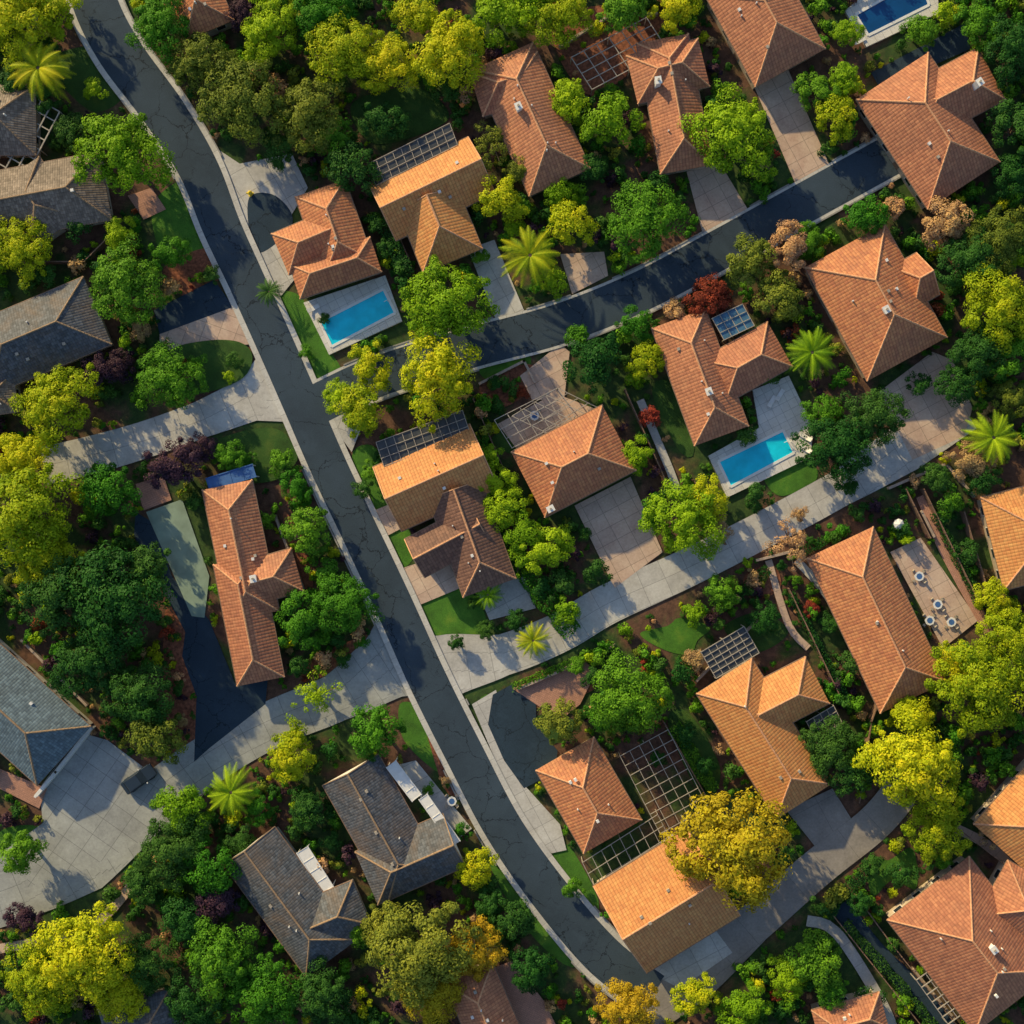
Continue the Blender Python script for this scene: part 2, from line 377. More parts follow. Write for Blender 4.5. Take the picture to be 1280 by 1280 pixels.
sheet('concrete_driveway',[(982,1012),(1040,985),(1068,1030),(1022,1062)],ASPH_G)
ribbon('lane',[(800,1262),(870,1215),(940,1155),(1020,1085),(1090,1030),(1125,990)],[70,66,50,48,46,46],ASPH_G)
sheet('concrete_driveway',[(812,1215),(885,1150),(915,1190),(850,1235)],CONC)
ribbon('driveway',[(1050,1130),(1090,1185),(1150,1245),(1200,1310)],26,ASPH_D)
ribbon('brick_path',[(1008,1150),(1045,1165),(1100,1250),(1120,1300)],14,CONC)
sheet('patio',[(1112,690),(1150,672),(1222,775),(1178,810)],CONCP)
sheet('driveway',[(1088,92),(1205,30),(1212,62),(1100,112)],ASPH_D)
sheet('driveway',[(500,955),(520,950),(590,1035),(570,1050),(540,1020)],CONC)
sheet('patio',[(725,880),(700,900),(640,860),(730,825),(745,840)],BRICK)
ribbon('garden_path',[(1085,820),(1030,740),(995,700)],10,CONC)
ribbon('garden_path',[(960,700),(985,780),(1010,810)],9,CONCP)
ribbon('garden_path',[(800,500),(838,590),(848,620)],10,CONC)
ribbon('garden_path',[(1150,620),(1180,690),(1235,790)],12,BRICK)
ribbon('garden_path',[(0,1185),(110,1160),(170,1100)],12,CONCP)
ribbon('garden_path',[(1195,1035),(1240,1060),(1290,1110)],12,CONCP)
sheet('concrete_patio',[(405,485),(440,470),(470,490),(440,565),(425,545)],CONC,20)
sheet('brick_terrace',[(0,960),(60,985),(50,1010),(0,985)],BRICK)
sheet('patio',[(600,1215),(640,1200),(680,1250),(700,1290),(600,1290)],BRICK)
sheet('lawn',[(212,438),(260,426),(300,428),(316,445),(305,472),(262,490),(215,492),(190,470)],LAWN2,sm=True)
sheet('lawn',[(262,560),(300,540),(340,535),(362,548),(372,575),(345,600),(300,600)],LAWN2,sm=True)
ribbon('gutter',r2,57,GUT)
ribbon('gutter',main,[w+14 for w in mainw],GUT)
ro2,c2=ribbon('road',r2,50,ASPH)
ro1,c1=ribbon('road',main,mainw,ASPH)
def kerb(c,wfun,side,name='kerb'):
    segs=[];cur=[]
    n=len(c)
    for i in range(n):
        t=(c[min(i+1,n-1)]-c[max(i-1,0)]).normalized(); nn=Vector((-t.y,t.x))
        o=wfun(i/(n-1)); q=c[i]+nn*side*(o); chk=c[i]+nn*side*(o+9)
        if masked(chk.x,chk.y):
            if len(cur)>1: segs.append(cur)
            cur=[]
        else: cur.append(q)
    if len(cur)>1: segs.append(cur)
    mb=MB()
    for sg in segs:
        for a,b_ in zip(sg[:-1],sg[1:]):
            p=P(a.x,a.y);q=P(b_.x,b_.y); d=(q-p); q=q+d*0.02
            mb.beam((p.x,p.y,0.2),(q.x,q.y,0.2),0.22,0.40)
    return mb.ob(name,[GUT])
for sd_ in (1,-1): kerb(c1,lambda t:float(np.interp(t,[0,0.2,0.4,1],[36,33,31,34])),sd_)
kerb(c2,lambda t:29.5,1); kerb(c2,lambda t:29.5,-1)
# ---------------- pools ----------------
def pool(water,deck,wm):
    e=empty('swimming_pool',P(*water[0]))
    zd=nextz()+0.12
    dv=[P(*p) for p in deck]; n=len(dv); fillmask(deck)
    o=e.location.copy()
    bm=bmesh.new(); top=[bm.verts.new((p.x,p.y,zd)) for p in dv]; bot=[bm.verts.new((p.x,p.y,0)) for p in dv]
    bm.faces.new(top)
    for i in range(n): bm.faces.new((top[i],bot[i],bot[(i+1)%n],top[(i+1)%n]))
    bmesh.ops.recalc_face_normals(bm,faces=bm.faces); uvl=bm.loops.layers.uv.new('UVMap')
    a=math.radians(-27)
    for f in bm.faces:
        for l in f.loops: x,y=l.vert.co.x,l.vert.co.y; l[uvl].uv=(x*math.cos(a)-y*math.sin(a),x*math.sin(a)+y*math.cos(a))
    me=bpy.data.meshes.new('deck'); bm.to_mesh(me); bm.free(); me.materials.append(DECK)
    d=link(bpy.data.objects.new('deck',me),e); d.location=-o
    wv=[P(*p) for p in water]
    w=mesh_ob('water',[(p.x,p.y,zd+0.012) for p in wv],[tuple(range(len(wv)))],[wm],e); w.location=-o
    if w.data.polygons[0].normal.z<0: w.data.flip_normals()
    mb=MB()
    for i in range(len(wv)):
        p=wv[i];q=wv[(i+1)%len(wv)]; mb.beam((p.x,p.y,zd+0.04),(q.x,q.y,zd+0.04+0.001*i),0.4,0.09)
    c=mb.ob('coping',[WHITE],e); c.location=-o
    mb=MB(); p=wv[1].lerp(wv[2],0.5); 
    for k in (-0.3,0.3): mb.tube((p.x+k,p.y,zd),(p.x+k,p.y,zd+0.8),0.04,0.04); mb.tube((p.x+k,p.y,zd+0.8),(p.x+k-0.5,p.y-0.2,zd+0.5),0.04,0.04)
    l=mb.ob('ladder',[WHITE],e); l.location=-o
pool([(400,403),(480,362),(495,392),(415,434)],[(380,379),(482,345),(503,402),(412,444)],WATER)
pool([(897,577),(978,538),(992,566),(912,609)],[(885,570),(948,535),(940,488),(985,470),(1016,535),(1012,572),(908,622)],WATER)
pool([(1068,20),(1118,-8),(1155,-8),(1160,8),(1084,46)],[(1055,15),(1110,-30),(1170,-25),(1172,18),(1082,60)],WATERD)
# ---------------- houses ----------------
def wing(e,A,B,w,hA,hB,eave,pitch,tile,cap,wall,idx):
    o=e.location
    a=P(A[0],A[1],eave);b_=P(B[0],B[1],eave); d=Vector((b_.x-a.x,b_.y-a.y)); L=d.length; ang=math.atan2(d.y,d.x)
    W=w*S*(H-eave)/H; h=W/2*math.tan(pitch); cx,cy=(a.x+b_.x)/2,(a.y+b_.y)/2
    nn=Vector((-(B[1]-A[1]),B[0]-A[0])).normalized()*(w/2)
    k=(H-eave)/H
    pl=[(640+(p[0]-640)*k,640+(p[1]-640)*k) for p in [(A[0]+nn.x,A[1]+nn.y),(B[0]+nn.x,B[1]+nn.y),(B[0]-nn.x,B[1]-nn.y),(A[0]-nn.x,A[1]-nn.y)]]
    fillmask(pl)
    l2=L/2;w2=W/2; inA=min(w2,l2*0.98) if hA else 0; inB=min(w2,l2*0.98) if hB else 0
    z=eave
    V=[(-l2,-w2,z),(l2,-w2,z),(l2,w2,z),(-l2,w2,z),(-l2+inA,0,z+h),(l2-inB,0,z+h)]
    t=0.22
    V+= [(-l2,-w2,z-t),(l2,-w2,z-t),(l2,w2,z-t),(-l2,w2,z-t)]
    F=[(0,1,5,4),(2,3,4,5)]; M=[0,0]
    sl=1/math.cos(pitch)
    UV=[[(-l2,0),(l2,0),(l2-inB,w2*sl),(-l2+inA,w2*sl)],[(l2,0),(-l2,0),(-l2+inA,w2*sl),(l2-inB,w2*sl)]]
    F.append((3,0,4)); F.append((1,2,5))
    if hA: M.append(0); UV.append([(-w2,0),(w2,0),(0,w2*sl)])
    else: M.append(2); UV.append([(0,0)]*3)
    if hB: M.append(0); UV.append([(-w2,0),(w2,0),(0,w2*sl)])
    else: M.append(2); UV.append([(0,0)]*3)
    for i in range(4):
        j=(i+1)%4; F.append((6+i,6+j,j,i)); M.append(1); UV.append([(0,0)]*4)
    F.append((9,8,7,6)); M.append(1); UV.append([(0,0)]*4)
    r=mesh_ob('roof_%d'%idx,V,F,[tile,TRIM,wall],e,M,UV); r.rotation_euler[2]=ang; r.location=(cx-o.x,cy-o.y,0)
    mb=MB(); rA=Vector(V[4]);rB=Vector(V[5]); cr=0.16
    if (rB-rA).length>0.3: 
        n=max(1,int((rB-rA).length/0.5))
        for i in range(n): mb.tube(rA.lerp(rB,i/n)+Vector((0,0,0.02)),rA.lerp(rB,(i+1)/n)+Vector((0,0,0.02)),cr,cr*0.85,6,0)
    for cond,ap,cs in ((hA,rA,(0,3)),(hB,rB,(1,2))):
        if cond:
            for c in cs:
                q=Vector(V[c]); n=max(1,int((q-ap).length/0.5))
                for i in range(n): mb.tube(q.lerp(ap,i/n),q.lerp(ap,(i+1)/n),cr,cr*0.8,6,0)
    for cond,ap,cs in ((not hA,rA,(0,3)),(not hB,rB,(1,2))):
        if cond:
            for c in cs: mb.tube(Vector(V[c]),ap,0.1,0.1,4,0)
    for s_ in (-1,1): mb.tube((-l2,s_*(w2+0.03),z-0.06),(l2,s_*(w2+0.03),z-0.06),0.09,0.09,6,1)
    c=mb.ob('ridge_caps_%d'%idx,[cap,TRIM],e); c.rotation_euler[2]=ang; c.location=r.location
    mb=MB(); hw=z-t-0.003; mb.box((0,0,hw/2),(L-1.1,W-1.1,hw),0,0)
    wx=(L-1.1)/2; wy=(W-1.1)/2
    n=max(1,int(L/3.2))
    for i in range(n):
        x=-wx+(i+0.5)*2*wx/n
        for s_ in (-1,1):
            if i==n//2 and s_==-1:
                mb.box((x,s_*wy,1.05),(1.1,0.12,2.1),0,3)
            else:
                mb.box((x,s_*wy,1.45),(1.5,0.10,1.3),0,2); mb.box((x,s_*wy,1.45),(1.3,0.14,1.1),0,1)
    n=max(1,int(W/3.5))
    for i in range(n):
        y=-wy+(i+0.5)*2*wy/n
        for s_ in (-1,1):
            mb.box((s_*wx,y,1.45),(0.10,1.5,1.3),0,2); mb.box((s_*wx,y,1.45),(0.14,1.3,1.1),0,1)
    ww=mb.ob('walls_%d'%idx,[wall,GLASS,WHITE,TRIM],e); ww.rotation_euler[2]=ang; ww.location=r.location
    return cx,cy,ang,L,W,h
def house(name,wings,ti=0,eave=3.0,pitch=31,chim=(),wall=STUC,mats=None):
    tile,cap=(TILES[ti],CAP) if mats is None else mats
    ax=wings[0]; q=P((ax[0][0]+ax[1][0])/2,(ax[0][1]+ax[1][1])/2); e=empty(name,q)
    info=[]
    for i,wg in enumerate(wings):
        A,B,w=wg[:3]; hA,hB=(wg[3],wg[4]) if len(wg)>3 else (1,1)
        info.append(wing(e,A,B,w,hA,hB,eave+0.035*i,math.radians(pitch+0.4*i),tile,cap,wall,i+1))
    cx,cy,ang,L,W,h=info[0]
    ca,sa=math.cos(ang),math.sin(ang)
    mb=MB(); rr=random.Random(int(ax[0][0]*7+ax[0][1]))
    for px,py in chim:
        p=P(px,py,eave+h*0.8); mb.box((p.x,p.y,eave+h*0.75),(0.9,0.75,2.0),ang,0); mb.box((p.x,p.y,eave+h*0.75+1.05),(1.1,0.95,0.12),ang,0)
        mb.tube((p.x,p.y,eave+h*0.75+1.1),(p.x,p.y,eave+h*0.75+1.4),0.18,0.18,8,1)
    for k in range(rr.randint(3,6)):
        t=rr.uniform(-0.32,0.32)*L; s_=rr.uniform(-0.3,0.3)*W
        x=cx+t*ca-s_*sa; y=cy+t*sa+s_*ca; zz=eave+h*(1-abs(s_)/(W/2))
        if rr.random()<0.5: mb.tube((x,y,zz-0.3),(x,y,zz+0.45),0.11,0.11,8,0)
        else: mb.box((x,y,zz+0.05),(0.45,0.4,0.4),ang,rr.choice([0,1]))
    v=mb.ob('chimney_and_vents',[WHITE,METAL],e); v.location=(-e.location.x,-e.location.y,0)
    return e
th='tile_roof_house'
house(th,[((1115,95),(1205,232),108),((1130,150),(1240,92),74)],1,chim=[(1222,105)])
house(th,[((925,-30),(988,85),100)],1)
house(th,[((828,48),(858,212),66),((790,100),(880,78),62)],1,chim=[(822,103)])
house(th,[((628,70),(700,228),84),((595,118),(680,92),58)],1,chim=[(648,135)])
house(th,[((478,266),(602,206),78,0,0),((535,250),(566,326),80,0,1)],2)
house(th,[((400,235),(436,338),66),((350,318),(445,278),56),((368,352),(470,318),46)],0)
house(th,[((848,398),(902,545),72),((890,478),(975,430),64)],1,chim=[(885,490)])
house(th,[((1056,307),(1134,449),114),((1128,360),(1160,342),60,1,0)],0,chim=[(1106,388)])
house(th,[((484,624),(605,570),88,0,0)],2,chim=[])
house('shingle_roof_house',[((568,612),(612,735),70,0,1),((518,698),(600,655),54,0,0)],3,eave=3.1)
house(th,[((660,606),(774,547),92)],0,chim=[(688,636)])
house(th,[((284,606),(318,770),64,1,1),((296,700),(326,852),60,1,1),((290,735),(372,712),56,1,1)],1,chim=[(318,723)])
house(th,[((1050,678),(1142,872),92)],0)
house(th,[((905,845),(1005,1002),82),((915,905),(1022,850),66)],2,chim=[])
house(th,[((706,942),(766,1046),84)],0,chim=[])
house(th,[((775,1162),(892,1090),128,0,0)],2,chim=[],pitch=27)
house(th,[((1160,1110),(1270,1252),130),((1240,1110),(1330,1160),80)],1,chim=[(1240,1185)])
house(th,[((1240,680),(1400,640),120,1,0)],2,pitch=24)
house(th,[((1250,1060),(1340,960),90,1,0)],2)
house(th,[((225,-50),(262,38),66)],0)
house(th,[((585,1215),(625,1310),66)],1)
house(th,[((1020,1285),(1105,1262),46)],1)
gs='slate_roof_house'; gm=(SLATE,CAPG)
house(gs,[((311,1057),(415,1198),80,0,1),((380,1158),(452,1128),60,0,1)],mats=gm,wall=STUCW,pitch=31)
house(gs,[((438,962),(520,1108),80,0,1),((458,1098),(568,1050),72,1,0)],mats=gm,wall=STUCW,pitch=31)
house(gs,[((-80,800),(80,945),100,0,1)],mats=(SLATEB,CAPG),pitch=28,wall=STUCW)
house(gs,[((-30,452),(122,388),92,1,1)],mats=gm,pitch=28)
wm=(WOODR,CAPG)
house('shingle_roof_house',[((-30,262),(132,232),86,0,1),((20,215),(70,290),70,1,1)],mats=wm,pitch=26)
house('shingle_roof_house',[((-60,150),(45,150),88,0,1)],mats=wm,pitch=26)
house(gs,[((-60,500),(20,490),50,0,1)],mats=wm,pitch=26)
house(gs,[((130,1290),(220,1265),60)],mats=gm,pitch=26)
def flat_cover(name,A,B,w,h,mat,post=True):
    a=P(*A,h);b_=P(*B,h); e=empty(name,(a.x,a.y,0)); d=Vector((b_.x-a.x,b_.y-a.y)); L=d.length; ang=math.atan2(d.y,d.x); W=w*S
    mb=MB(); mb.box((L/2,0,h),(L,W,0.16)); mb.box((L/2,W/2,h+0.12),(L+0.2,0.14,0.14)); mb.box((L/2,-W/2,h+0.12),(L+0.2,0.14,0.14))
    n=max(2,int(L/1.5))
    for i in range(n+1): mb.box((L*i/n,0,h+0.1),(0.08,W-0.2,0.08))
    o=mb.ob('cover',[mat],e); o.rotation_euler[2]=ang
    mb=MB()
    for x in (0.1,L-0.1):
        for y in (-W/2+0.1,W/2-0.1): mb.box((x,y,h/2-0.05),(0.12,0.12,h-0.1))
    o=mb.ob('posts',[WHITE],e); o.rotation_euler[2]=ang
flat_cover('patio_cover',(489,955),(521,997),14,3.3,WHITE)
flat_cover('patio_cover',(529,996),(570,1054),12,3.3,WHITE)
flat_cover('patio_cover',(378,1062),(410,1112),16,2.8,WHITE)
flat_cover('solar_panel_canopy',(260,606),(318,588),16,2.6,BLUE)
def wallline(name,pts,h,t,mat,fence=False):
    mb=MB()
    for (x0,y0),(x1,y1) in zip(pts[:-1],pts[1:]):
        p=P(x0,y0);q=P(x1,y1); L=(q-p).length
        mb.beam((p.x,p.y,h/2),(q.x,q.y,h/2),t,h)
        n=max(1,int(L/2.2)); an=math.atan2(q.y-p.y,q.x-p.x)
        for i in range(n+1):
            c=p.lerp(q,i/n); mb.box((c.x,c.y,h/2+0.06),(0.16 if fence else 0.35,0.16 if fence else 0.35,h+0.12),an)
        mb.beam((p.x,p.y,h+0.02),(q.x,q.y,h+0.02),t+0.06,0.07)
    return mb.ob(name,[mat])
wallline('garden_wall',[(50,992),(75,962),(118,908)],1.6,0.45,WHITE)
for pts in [[(983,735),(1048,872)],[(1150,612),(1238,792)],[(1128,612),(1158,672)],[(828,900),(885,1000)],[(474,238),(516,335)],[(592,500),(640,610)],[(780,488),(832,605)],
  [(1038,1140),(1158,1290)],[(1066,1115),(1110,1175),(1210,1300)],[(865,600),(905,680)],[(1190,1030),(1280,1100)],[(890,0),(925,70)],[(1200,640),(1230,740)],[(1110,830),(1085,900),(1070,1000)],[(0,330),(110,330),(140,300)]]:
    wallline('wood_fence',pts,1.7,0.09,WOODM,True)
for pts in [[(648,860),(700,838),(768,806)],[(600,480),(655,452),(668,478)],[(700,60),(765,20),(820,20)],[(1215,620),(1180,580),(1110,610)],[(945,700),(985,690)],[(955,765),(870,850)],[(1140,1210),(1190,1270)],[(345,645),(380,735)],[(30,800),(110,880)],[(1150,640),(1165,670)]]:
    wallline('garden_wall',pts,0.8,0.3,WALLM)
def gridframe(name,A,B,C,h,nu,nv,panel=None,bar=0.1):
    a=P(*A,h);b_=P(*B,h);c=P(*C,h); u=b_-a; v=c-a; e=empty(name,(a.x,a.y,0)); mb=MB(); o=Vector((a.x,a.y,0))
    for i in range(nu+1): mb.beam(a+u*i/nu-o,a+u*i/nu+v-o,bar,bar)
    for j in range(nv+1):
        p=a+v*j/nv-o+Vector((0,0,0.06)); mb.beam(p,p+u,bar,bar)
    for s_ in (0,0.5,1):
        for t in (0,1):
            p=a+u*s_+v*t-o; mb.box((p.x,p.y,h/2-0.06),(0.12,0.12,h-0.12))
    mb.ob('frame',[METAL],e)
    if panel:
        z=Vector((0,0,-0.07)); q=[a-o+z,a+u-o+z,a+u+v-o+z,a+v-o+z]
        ob=mesh_ob('panels',q,[(0,1,2,3)],[panel],e)
        if ob.data.polygons[0].normal.z<0: ob.data.flip_normals()
    fillmask([A,B,(B[0]+C[0]-A[0],B[1]+C[1]-A[1]),C])
gridframe('glazed_patio_cover',(460,205),(562,154),(470,232),3.4,10,3,PANEL,0.09)
gridframe('glazed_patio_cover',(470,553),(578,513),(480,583),3.4,10,3,PANEL,0.09)
gridframe('pergola',(714,72),(808,22),(740,112),2.7,6,4,None,0.12)
gridframe('screen_enclosure',(618,525),(697,485),(640,560),2.8,5,3,None,0.1)
gridframe('screen_enclosure',(697,485),(748,510),(640,520),2.8,4,4,None,0.1)
gridframe('pergola',(876,815),(930,783),(895,848),2.6,6,5,PANEL)
gridframe('screen_enclosure',(775,945),(835,912),(825,1042),2.8,5,8,None,0.09)
gridframe('screen_enclosure',(728,1078),(822,1018),(742,1106),2.8,8,2,None,0.09)
gridframe('skylight_canopy',(890,398),(928,380),(905,425),3.4,4,3,PANELB)
gridframe('pergola',(1008,902),(1042,882),(1022,930),2.6,4,4,PANEL)
gridframe('pergola',(-10,215),(40,120),(25,235),2.6,8,3,None,0.18)
gridframe('pergola',(1145,1225),(1180,1200),(1185,1280),2.6,3,6,None,0.12)
def table(x,y):
    p=P(x,y); e=empty('patio_table',p); mb=MB()
    mb.tube((0,0,0.68),(0,0,0.74),0.75,0.75,8,0); mb.tube((0,0,0.741),(0,0,0.76),0.45,0.45,8,1); mb.tube((0,0,0.05),(0,0,0.68),0.05,0.05,8,0)
    mb.tube((0,0,0.05),(0,0,0.1),0.3,0.2,8,0)
    mb.ob('table',[WHITE,BLUE],e)
    for k in range(4):
        a=math.pi/4+k*math.pi/2; m2=MB(); cx,cy=1.05*math.cos(a),1.05*math.sin(a)
        m2.box((cx,cy,0.45),(0.42,0.42,0.05),a,0); m2.box((cx+0.2*math.cos(a),cy+0.2*math.sin(a),0.72),(0.05,0.42,0.5),a,0)
        for sx in (-.18,.18):
            for sy in (-.18,.18): m2.tube((cx+sx,cy+sy,0.05),(cx+sx,cy+sy,0.43),0.02,0.02,5,0)
        m2.ob('chair_%d'%(k+1),[METAL],e)
for q in [(1147,720),(1170,755),(1187,777),(1160,775),(565,1000),(668,520)]: table(*q)
def umbrella(x,y,m=WHITE,r=1.5):
    p=P(x,y,2.3); e=empty('patio_umbrella',(p.x,p.y,0)); mb=MB()
    mb.tube((0,0,0.1),(0,0,2.5),0.03,0.03,6,1); mb.tube((0,0,0.02),(0,0,0.1),0.3,0.25,10,1); mb.tube((0,0,2.1),(0,0,2.55),r,0.05,8,0)
    mb.ob('umbrella',[m,METAL],e)
umbrella(1124,655,WHITE,0.8)
def lounger(x,y,a):
    mb=MB(); mb.box((0,0,0.32),(1.3,0.65,0.08)); 
    v0=len(mb.v); mb.box((-0.95,0,0.5),(0.7,0.65,0.08))
    for i in range(v0,len(mb.v)): xx,yy,zz=mb.v[i]; mb.v[i]=(xx,yy,zz+(-0.6-xx)*0.5-0.17)
    for sx in (-0.5,0.55):
        for sy in (-.28,.28): mb.box((sx,sy,0.14),(0.06,0.06,0.28))
    p=P(x,y); o=mb.ob('sun_lounger',[WHITE]); o.location=(p.x,p.y,0.3); o.rotation_euler[2]=a
for q in [(965,500,1.0),(975,492,1.0),(1003,545,2.6),(1003,560,2.6),(395,385,0.5),(1075,52,0.5)]: lounger(*q)
mb=MB(); mb.tube((0,0,0),(0,0,0.08),0.22,0.22,10); mb.tube((0,0,0.08),(0,0,0.62),0.15,0.14,10); mb.tube((0,0,0.62),(0,0,0.8),0.17,0.05,10)
mb.tube((-0.28,0,0.45),(0.28,0,0.45),0.07,0.07,8); mb.tube((0,-0.26,0.42),(0,0,0.42),0.09,0.09,8); mb.tube((0,0,0.8),(0,0,0.88),0.04,0.04,6)
o=mb.ob('fire_hydrant',[YEL]); o.location=P(314,243); o.location.z=0.03; o.scale=(2.0,2.0,1.5)
def car(x,y,ang):
    p=P(x,y); e=empty('parked_car',(p.x,p.y,0.08)); e.rotation_euler[2]=ang; e.scale=(1.15,1.2,1.15)
    sec=[(-2.35,0.78,0.45,0.80),(-2.2,0.88,0.32,0.95),(-1.2,0.93,0.30,1.0),(0.9,0.93,0.30,0.98),(1.9,0.90,0.32,0.86),(2.3,0.78,0.42,0.70)]
    v=[];f=[]
    for sx,hw,z0,z1 in sec: v+=[(sx,-hw,z0),(sx,-hw*1.0,(z0+z1)/2+0.1),(sx,-hw*0.9,z1),(sx,hw*0.9,z1),(sx,hw*1.0,(z0+z1)/2+0.1),(sx,hw,z0)]
    for i in range(len(sec)-1):
        for j in range(6):
            k=(j+1)%6; f.append((i*6+j,i*6+6+j,i*6+6+k,i*6+k))
    f.append((0,1,2,3,4,5)); n=len(v)-6; f.append(tuple(n+5-j for j in range(6)))
    b_=mesh_ob('body',v,f,[CARP],e); 
    md=b_.modifiers.new('b','BEVEL'); md.width=0.06; md.segments=2
    v=[(-1.9,-0.8,0.97),(0.95,-0.8,0.97),(0.95,0.8,0.97),(-1.9,0.8,0.97),(-1.45,-0.66,1.5),(0.2,-0.66,1.5),(0.2,0.66,1.5),(-1.45,0.66,1.5)]
    mesh_ob('windows',v,[(0,1,5,4),(1,2,6,5),(2,3,7,6),(3,0,4,7)],[GLASS],e)
    mb=MB(); mb.box((-0.62,0,1.52),(1.72,1.36,0.05)); mb.ob('roof_panel',[CARP],e)
    mb=MB()
    for wx in (-1.45,1.4):
        for wy in (-0.86,0.86): mb.tube((wx,wy-0.11,0.33),(wx,wy+0.11,0.33),0.34,0.34,16)
    mb.ob('wheels',[RUB],e)
    mb=MB()
    for wy in (-0.62,0.62): mb.box((2.22,wy,0.62),(0.12,0.3,0.12)); mb.box((0.75,wy*1.6,1.02),(0.14,0.18,0.12))
    mb.ob('lights_and_mirrors',[WHITE],e)
car(176,972,math.radians(35))
# ---------------- vegetation meshes ----------------
def leaf_mesh(name,R,nclump,rc,nleaf,ls,squash=0.62,seed=0,trunk=True,ht=6.5,ball=False,lobe=0.25):
    rs=np.random.RandomState(seed)
    ph=rs.uniform(0,6.28,4)
    cs=[];rr=[]
    for i in range(nclump):
        a=rs.uniform(0,2*np.pi)
        u=rs.uniform(-0.15,1); el=math.asin(max(-1,min(1,u)))
        if i<nclump//7: el=rs.uniform(0.95,1.5)
        lob=1+lobe*(math.sin(2*a+ph[0])*0.5+math.sin(3*a+ph[1])*0.4+math.sin(5*a+ph[2])*0.35)
        if ball: lob=1+0.04*math.sin(3*a)
        rad=(rs.uniform(0.72,1.0) if rs.rand()<0.72 else rs.uniform(0.2,0.7))
        rcl=rc*rs.uniform(0.55,1.3)
        x=math.cos(a)*math.cos(el)*(R*lob-rcl*0.7)*rad; y=math.sin(a)*math.cos(el)*(R*lob-rcl*0.7)*rad
        z=ht+math.sin(el)*R*squash*rad+rs.uniform(-0.5,0.5)*(0 if ball else 1)
        cs.append((x,y,z)); rr.append(rcl)
    cs=np.array(cs);rr=np.array(rr)
    n=nclump*nleaf
    ci=np.repeat(np.arange(nclump),nleaf)
    d=rs.normal(size=(n,3)); d[:,2]+=0.35; d/=np.linalg.norm(d,axis=1)[:,None]
    rad=rs.uniform(0.5,1.16,size=(n,1))**0.6
    pp=cs[ci]+d*rad*rr[ci][:,None]*np.array([1,1,0.85])
    out=cs[ci]-np.array([0,0,ht-R*0.2]); out/=np.linalg.norm(out,axis=1)[:,None]+1e-6
    nn=d*1.0+out*0.45+rs.normal(size=(n,3))*0.34; nn/=np.linalg.norm(nn,axis=1)[:,None]
    t=rs.normal(size=(n,3)); t-=nn*np.sum(t*nn,axis=1)[:,None]; t/=np.linalg.norm(t,axis=1)[:,None]
    b_=np.cross(nn,t); sz=ls*rs.uniform(0.6,1.35,size=(n,1))
    v=np.stack([pp-t*sz,pp-b_*sz*0.6+t*sz*0.1,pp+t*sz,pp+b_*sz*0.6+t*sz*0.1],axis=1).reshape(-1,3)
    faces=(np.arange(n*4).reshape(-1,4)).tolist()
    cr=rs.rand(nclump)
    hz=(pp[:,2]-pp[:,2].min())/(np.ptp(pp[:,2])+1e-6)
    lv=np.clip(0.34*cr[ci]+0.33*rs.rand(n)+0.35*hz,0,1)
    verts=v.tolist(); mi=[1]*n
    mb=MB()
    if trunk:
        tr=R*0.05+0.08; top=ht*0.55
        mb.tube((0,0,-0.1),(R*0.03,0,top),tr*1.3,tr*0.8,8)
        idx=rs.choice(nclump,min(nclump,10),replace=False)
        for k in idx:
            c=cs[k]; m_=Vector((c[0]*0.45,c[1]*0.45,top+(c[2]-top)*0.55)); mb.tube((R*0.03,0,top*0.9),m_,tr*0.6,tr*0.35,5); mb.tube(m_,c.tolist(),tr*0.35,tr*0.1,5)
    off=len(verts); verts+=mb.v; faces+=[tuple(off+i for i in f) for f in mb.f]; mi+=[0]*len(mb.f); lvs=np.concatenate([lv,np.zeros(len(mb.f))])
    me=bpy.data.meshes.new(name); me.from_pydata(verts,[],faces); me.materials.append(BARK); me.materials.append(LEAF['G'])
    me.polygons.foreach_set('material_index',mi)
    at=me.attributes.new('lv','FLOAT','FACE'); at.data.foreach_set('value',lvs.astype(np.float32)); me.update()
    return me
ML=[leaf_mesh('tree_L%d'%i,7.0,110,1.15,150,0.19,seed=10+i) for i in range(5)]
MM=[leaf_mesh('tree_M%d'%i,4.3,52,0.9,135,0.17,seed=30+i,ht=4.2,squash=0.7) for i in range(5)]
MS=[leaf_mesh('tree_S%d'%i,2.4,22,0.68,95,0.15,seed=50+i,ht=2.4,squash=0.7) for i in range(4)]
MBALL=[leaf_mesh('tree_ball%d'%i,4.0,60,0.8,120,0.16,seed=70+i,ht=3.8,squash=0.85,ball=True) for i in range(2)]
MSP=[leaf_mesh('tree_sparse%d'%i,4.5,40,0.8,60,0.16,seed=80+i,ht=4.6,squash=0.6,lobe=0.5) for i in range(3)]
MSH=[leaf_mesh('shrub_m%d'%i,1.15,9,0.45,60,0.13,seed=90+i,ht=0.55,squash=0.6,trunk=False) for i in range(5)]
